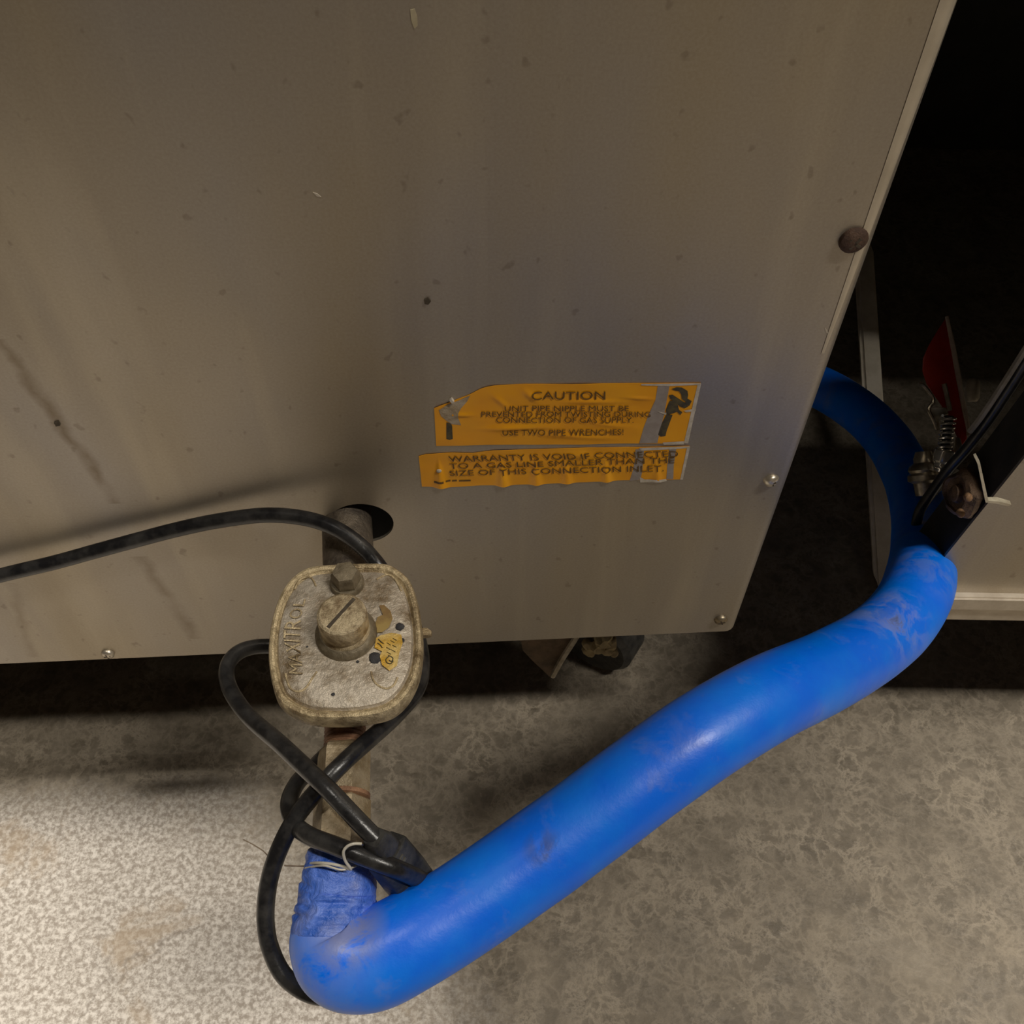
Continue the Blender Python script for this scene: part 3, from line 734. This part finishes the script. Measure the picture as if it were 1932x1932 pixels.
# folded dark side return of that panel, facing the gap
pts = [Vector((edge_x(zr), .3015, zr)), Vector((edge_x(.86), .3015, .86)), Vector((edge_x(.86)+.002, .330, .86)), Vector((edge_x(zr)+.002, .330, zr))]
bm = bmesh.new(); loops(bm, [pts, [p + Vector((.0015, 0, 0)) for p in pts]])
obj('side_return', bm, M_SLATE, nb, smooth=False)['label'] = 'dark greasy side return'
bm = bmesh.new()
box(bm, (edge_x(.2)-.001, .296, zr-.012), (XR, .304, zr)); box(bm, (edge_x(.2)-.001, .2985, zb), (XR, .306, zr-.0125))
bmesh.ops.bevel(bm, geom=bm.edges[:], offset=.0012, segments=2, affect='EDGES')
obj('bottom_rail', bm, worn('rail_steel', (.62, .56, .47), (.50, .44, .36), 60, .42, .55), nb)['label'] = 'lighter rail along the bottom edge'
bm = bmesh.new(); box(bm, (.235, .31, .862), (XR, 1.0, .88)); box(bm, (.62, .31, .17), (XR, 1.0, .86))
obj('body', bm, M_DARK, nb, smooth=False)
bm = bmesh.new(); box(bm, (.05, 1.03, 0), (1.1, 1.05, .95)); box(bm, (.19, .33, .885), (.30, 1.0, .90))  # unseen panel and lid added to block light from the gap
props(obj('gap_blocker_1', bm, M_DARK, smooth=False), kind='structure')
# slanting brace bar seen in the gap behind the hose
b0, b1_ = at_y(1632, 470, .70), at_y(1674, 1120, .418)
dv = (b1_-b0).normalized(); sx = dv.cross(Vector((0, 1, 0))).normalized(); 
bm = bmesh.new()
a_, c_ = .0085, .006
loops(bm, [[p - sx*a_, p + sx*a_, p + sx*a_ + Vector((0, .02, 0)), p - sx*a_ + Vector((0, .02, 0))] for p in (b0, b1_)])
bmesh.ops.bevel(bm, geom=bm.edges[:], offset=.0025, segments=3, affect='EDGES')
o = obj('support_bar', bm, worn('dull_bar_steel', (.88, .80, .66), (.70, .62, .48), 40, .5, .0), origin=b1_); props(o, 'dull steel support bar standing in the dark gap behind the blue hose', 'bar')

# small bent bracket on the panel edge
hk = [(1839, 858), (1846, 872), (1853, 905), (1861, 943), (1880, 944), (1904, 950)]
hv = [at_y(x, y, .296 - .002*min(i, 3)) for i, (x, y) in enumerate(hk)]
bm = bmesh.new(); loops(bm, [[p + Vector((-.0004, -k, -.0006*k/.001)), p + Vector((-.0004, k, -.0006*k/.001)), p + Vector((.0004, k, .0006*k/.001)), p + Vector((.0004, -k, .0006*k/.001))] for p, k in zip(hv, (.0006, .0007, .0008, .0011, .0013, .0011))])
o = obj('bent_bracket', bm, worn('bracket_zinc', (.72, .66, .50), (.5, .44, .32), 150, .35, .3), nb); o['label'] = 'small bent metal tab'
# black cord hanging past the side return
hc_ = [(1990, 595, .336), (1932, 690, .335), (1895, 748, .335), (1860, 800, .335), (1825, 845, .336), (1790, 885, .337), (1757, 930, .340), (1735, 965, .342), (1725, 1010, .344)]
hv = [at_y(x, y, yy) for x, y, yy in hc_]
o = obj('hanging_cable', tube([(p, .0028) for p in hv], 12, 6), M_RUBBER, origin=hv[-1]); props(o, 'black cable hanging in front of the red handled valve at right', 'cable')
lp = [at_y(x-8, y-8, .335) for x, y in ((1985, 600), (1932, 684), (1895, 742), (1858, 797), (1838, 822))]  # lip of the return catching light, painted in as a lighter strip
bm = tube([(p, .0016) for p in lp], 6, 4)
o = obj('lip_highlight', bm, worn('lip_highlight_grey', (.42, .39, .32), (.3, .27, .21), 80, .45, .3), nb); o['label'] = 'painted highlight on the lip beside the cable'

# ---- gas valve with red lever, spring and chrome coupling (in the dark side bay)
DV = .60
def V(px, py, dd=DV): return at_d(px, py, dd)
vl = thing('gas_valve', V(1790, 870), 'gas shutoff valve with a red lever and a chrome spring in the dark gap', 'valve')
tow = (CAM - V(1790, 760)).normalized()
lv = [V(*p) for p in ((1786, 597), (1770, 622), (1752, 652), (1741, 676), (1740, 700), (1748, 725), (1762, 745), (1776, 765), (1792, 790), (1806, 825), (1814, 842), (1824, 828), (1826, 800), (1815, 745), (1803, 680), (1794, 630))]
o = obj('lever', prism(lv, -tow*.003, .0005), M_RED, vl); o['label'] = 'red pointed lever handle'
ed = [V(1786, 597, DV-.001), V(1797, 650, DV-.001), V(1808, 710, DV-.001), V(1818, 765, DV-.001), V(1826, 805, DV-.001), V(1827, 822, DV-.001)]
obj('lever_edge', tube([(p, r) for p, r in zip(ed, (.0010, .0014, .0015, .0014, .0013, .0011))], 8, 4), worn('bare_edge', (.55, .44, .34), (.42, .33, .25), 120, .45), o)
pin = [V(1781, 724, DV-.004), V(1786, 745, DV-.004), V(1792, 775, DV-.004)]
obj('lever_pin', tube([(p, .0014) for p in pin], 8, 4), M_ZINC, vl)
clip = [V(1733, 725, DV-.006), V(1741, 726, DV-.006), V(1752, 738, DV-.006), V(1760, 750, DV-.006), V(1760, 760, DV-.006), V(1752, 772, DV-.006), V(1760, 790, DV-.006), V(1768, 810, DV-.006)]
obj('spring_clip', tube([(p, .0011) for p in clip], 8, 5), M_ZINC, vl)
yk = [V(*p, DV-.004) for p in ((1752, 768), (1785, 769), (1790, 782), (1770, 786), (1772, 812), (1763, 812))]
obj('yoke', prism(yk, -tow*.004, .0004), M_ZINC, vl)
# spring: a real coil
s0, s1 = V(1791, 785, DV-.010), V(1783, 846, DV-.010); sd = (s1-s0); sl_ = sd.length; sd.normalize()
sa = sd.cross(tow).normalized(); sb = sd.cross(sa)
coil = [(s0 + sd*sl_*t/168 + sa*.0036*math.cos(2*math.pi*t/24) + sb*.0036*math.sin(2*math.pi*t/24), .00085) for t in range(169)]
bm = bmesh.new(); sweep(bm, coil, 8); obj('spring', bm, M_CHROME, vl)
obj('spring_core', tube([(s0, .0026), (s1, .0026)], 10, 1), M_SLATE, vl)
k0, k1 = V(1785, 846, DV-.010), V(1774, 890, DV-.006); kd = k1-k0; kl = kd.length
bm = lathe([(.0042, 0), (.0058, .001), (.0062, kl*.3), (.0060, kl*.5), (.0048, kl*.6), (.0050, kl*.7), (.0044, kl*.74), (.0050, kl*.8), (.0044, kl*.84), (.0048, kl*.95), (.0036, kl)], k0, kd, 24)
obj('chrome_coupling', bm, M_CHROME, vl)
nt = [V(*p, DV-.003) for p in ((1801, 825), (1812, 826), (1818, 852), (1808, 858), (1798, 852))]
obj('side_nut', prism(nt, -tow*.006, .0006), M_ZINC, vl)
k0, k1 = V(1742, 852, DV+.002), V(1748, 935, DV+.002); kd = k1-k0; kl = kd.length
bm = lathe([(.0045, 0), (.0060, .004), (.0060, kl*.25), (.0085, kl*.32), (.0095, kl*.42), (.0085, kl*.48), (.0100, kl*.54), (.0100, kl*.66), (.0070, kl*.72), (.0062, kl)], k0, kd, 20)
obj('valve_body', bm, M_ZINC, vl)
bm = tube([(V(1790, 870, DV+.012), .009), (V(1765, 895, DV+.016), .010), (V(1745, 915, DV+.02), .009)], 14, 4); obj('elbow', bm, M_SLATE, vl)
obj('knob', lathe([(.0030, 0), (.0042, .002), (.0042, .012), (.003, .014)], V(1836, 715, DV+.03), V(1834, 760, DV+.03)-V(1836, 715, DV+.03), 16), worn('dull_knob', (.40, .35, .27), (.3, .26, .2), 80, .5, .2), vl)
# rusty fitting fixed on the side return
rf = at_x(1812, 930, edge_x(.24)-.004)
rt = thing('rusty_fitting', rf, 'rusty round fitting on the dark side below the black cable', 'pipe fitting')
axn = Vector((-1, -.12, .12)).normalized()
bm = lathe([(.0118, -.004), (.0122, .0), (.011, .0022), (.0092, .003), (.0085, .0018), (.005, .0014), (.004, .004), (.002, .0045)], rf, axn, 28, Vector((0, 0, 1)))
for v in bm.verts:
    v.co += (v.co-rf)*.22*noise.noise(v.co*150)
obj('flange', bm, worn('heavy_rust', (.20, .125, .075), (.07, .045, .03), 110, .55, .35, .0015), rt)
bm = bmesh.new()
for x, y, r in ((1826, 938, .0022), (1812, 968, .0022)):
    b3 = bmesh.new(); bmesh.ops.create_icosphere(b3, subdivisions=2, radius=r)
    c = at_x(x, y, edge_x(.24)-.010)
    for v in b3.verts: v.co = c + v.co*(1+.3*noise.noise(v.co*400))
    merge(bm, b3)
obj('rust_scab', bm, worn('orange_rust', (.30, .17, .08), (.16, .09, .05), 260, .7, .2), rt)
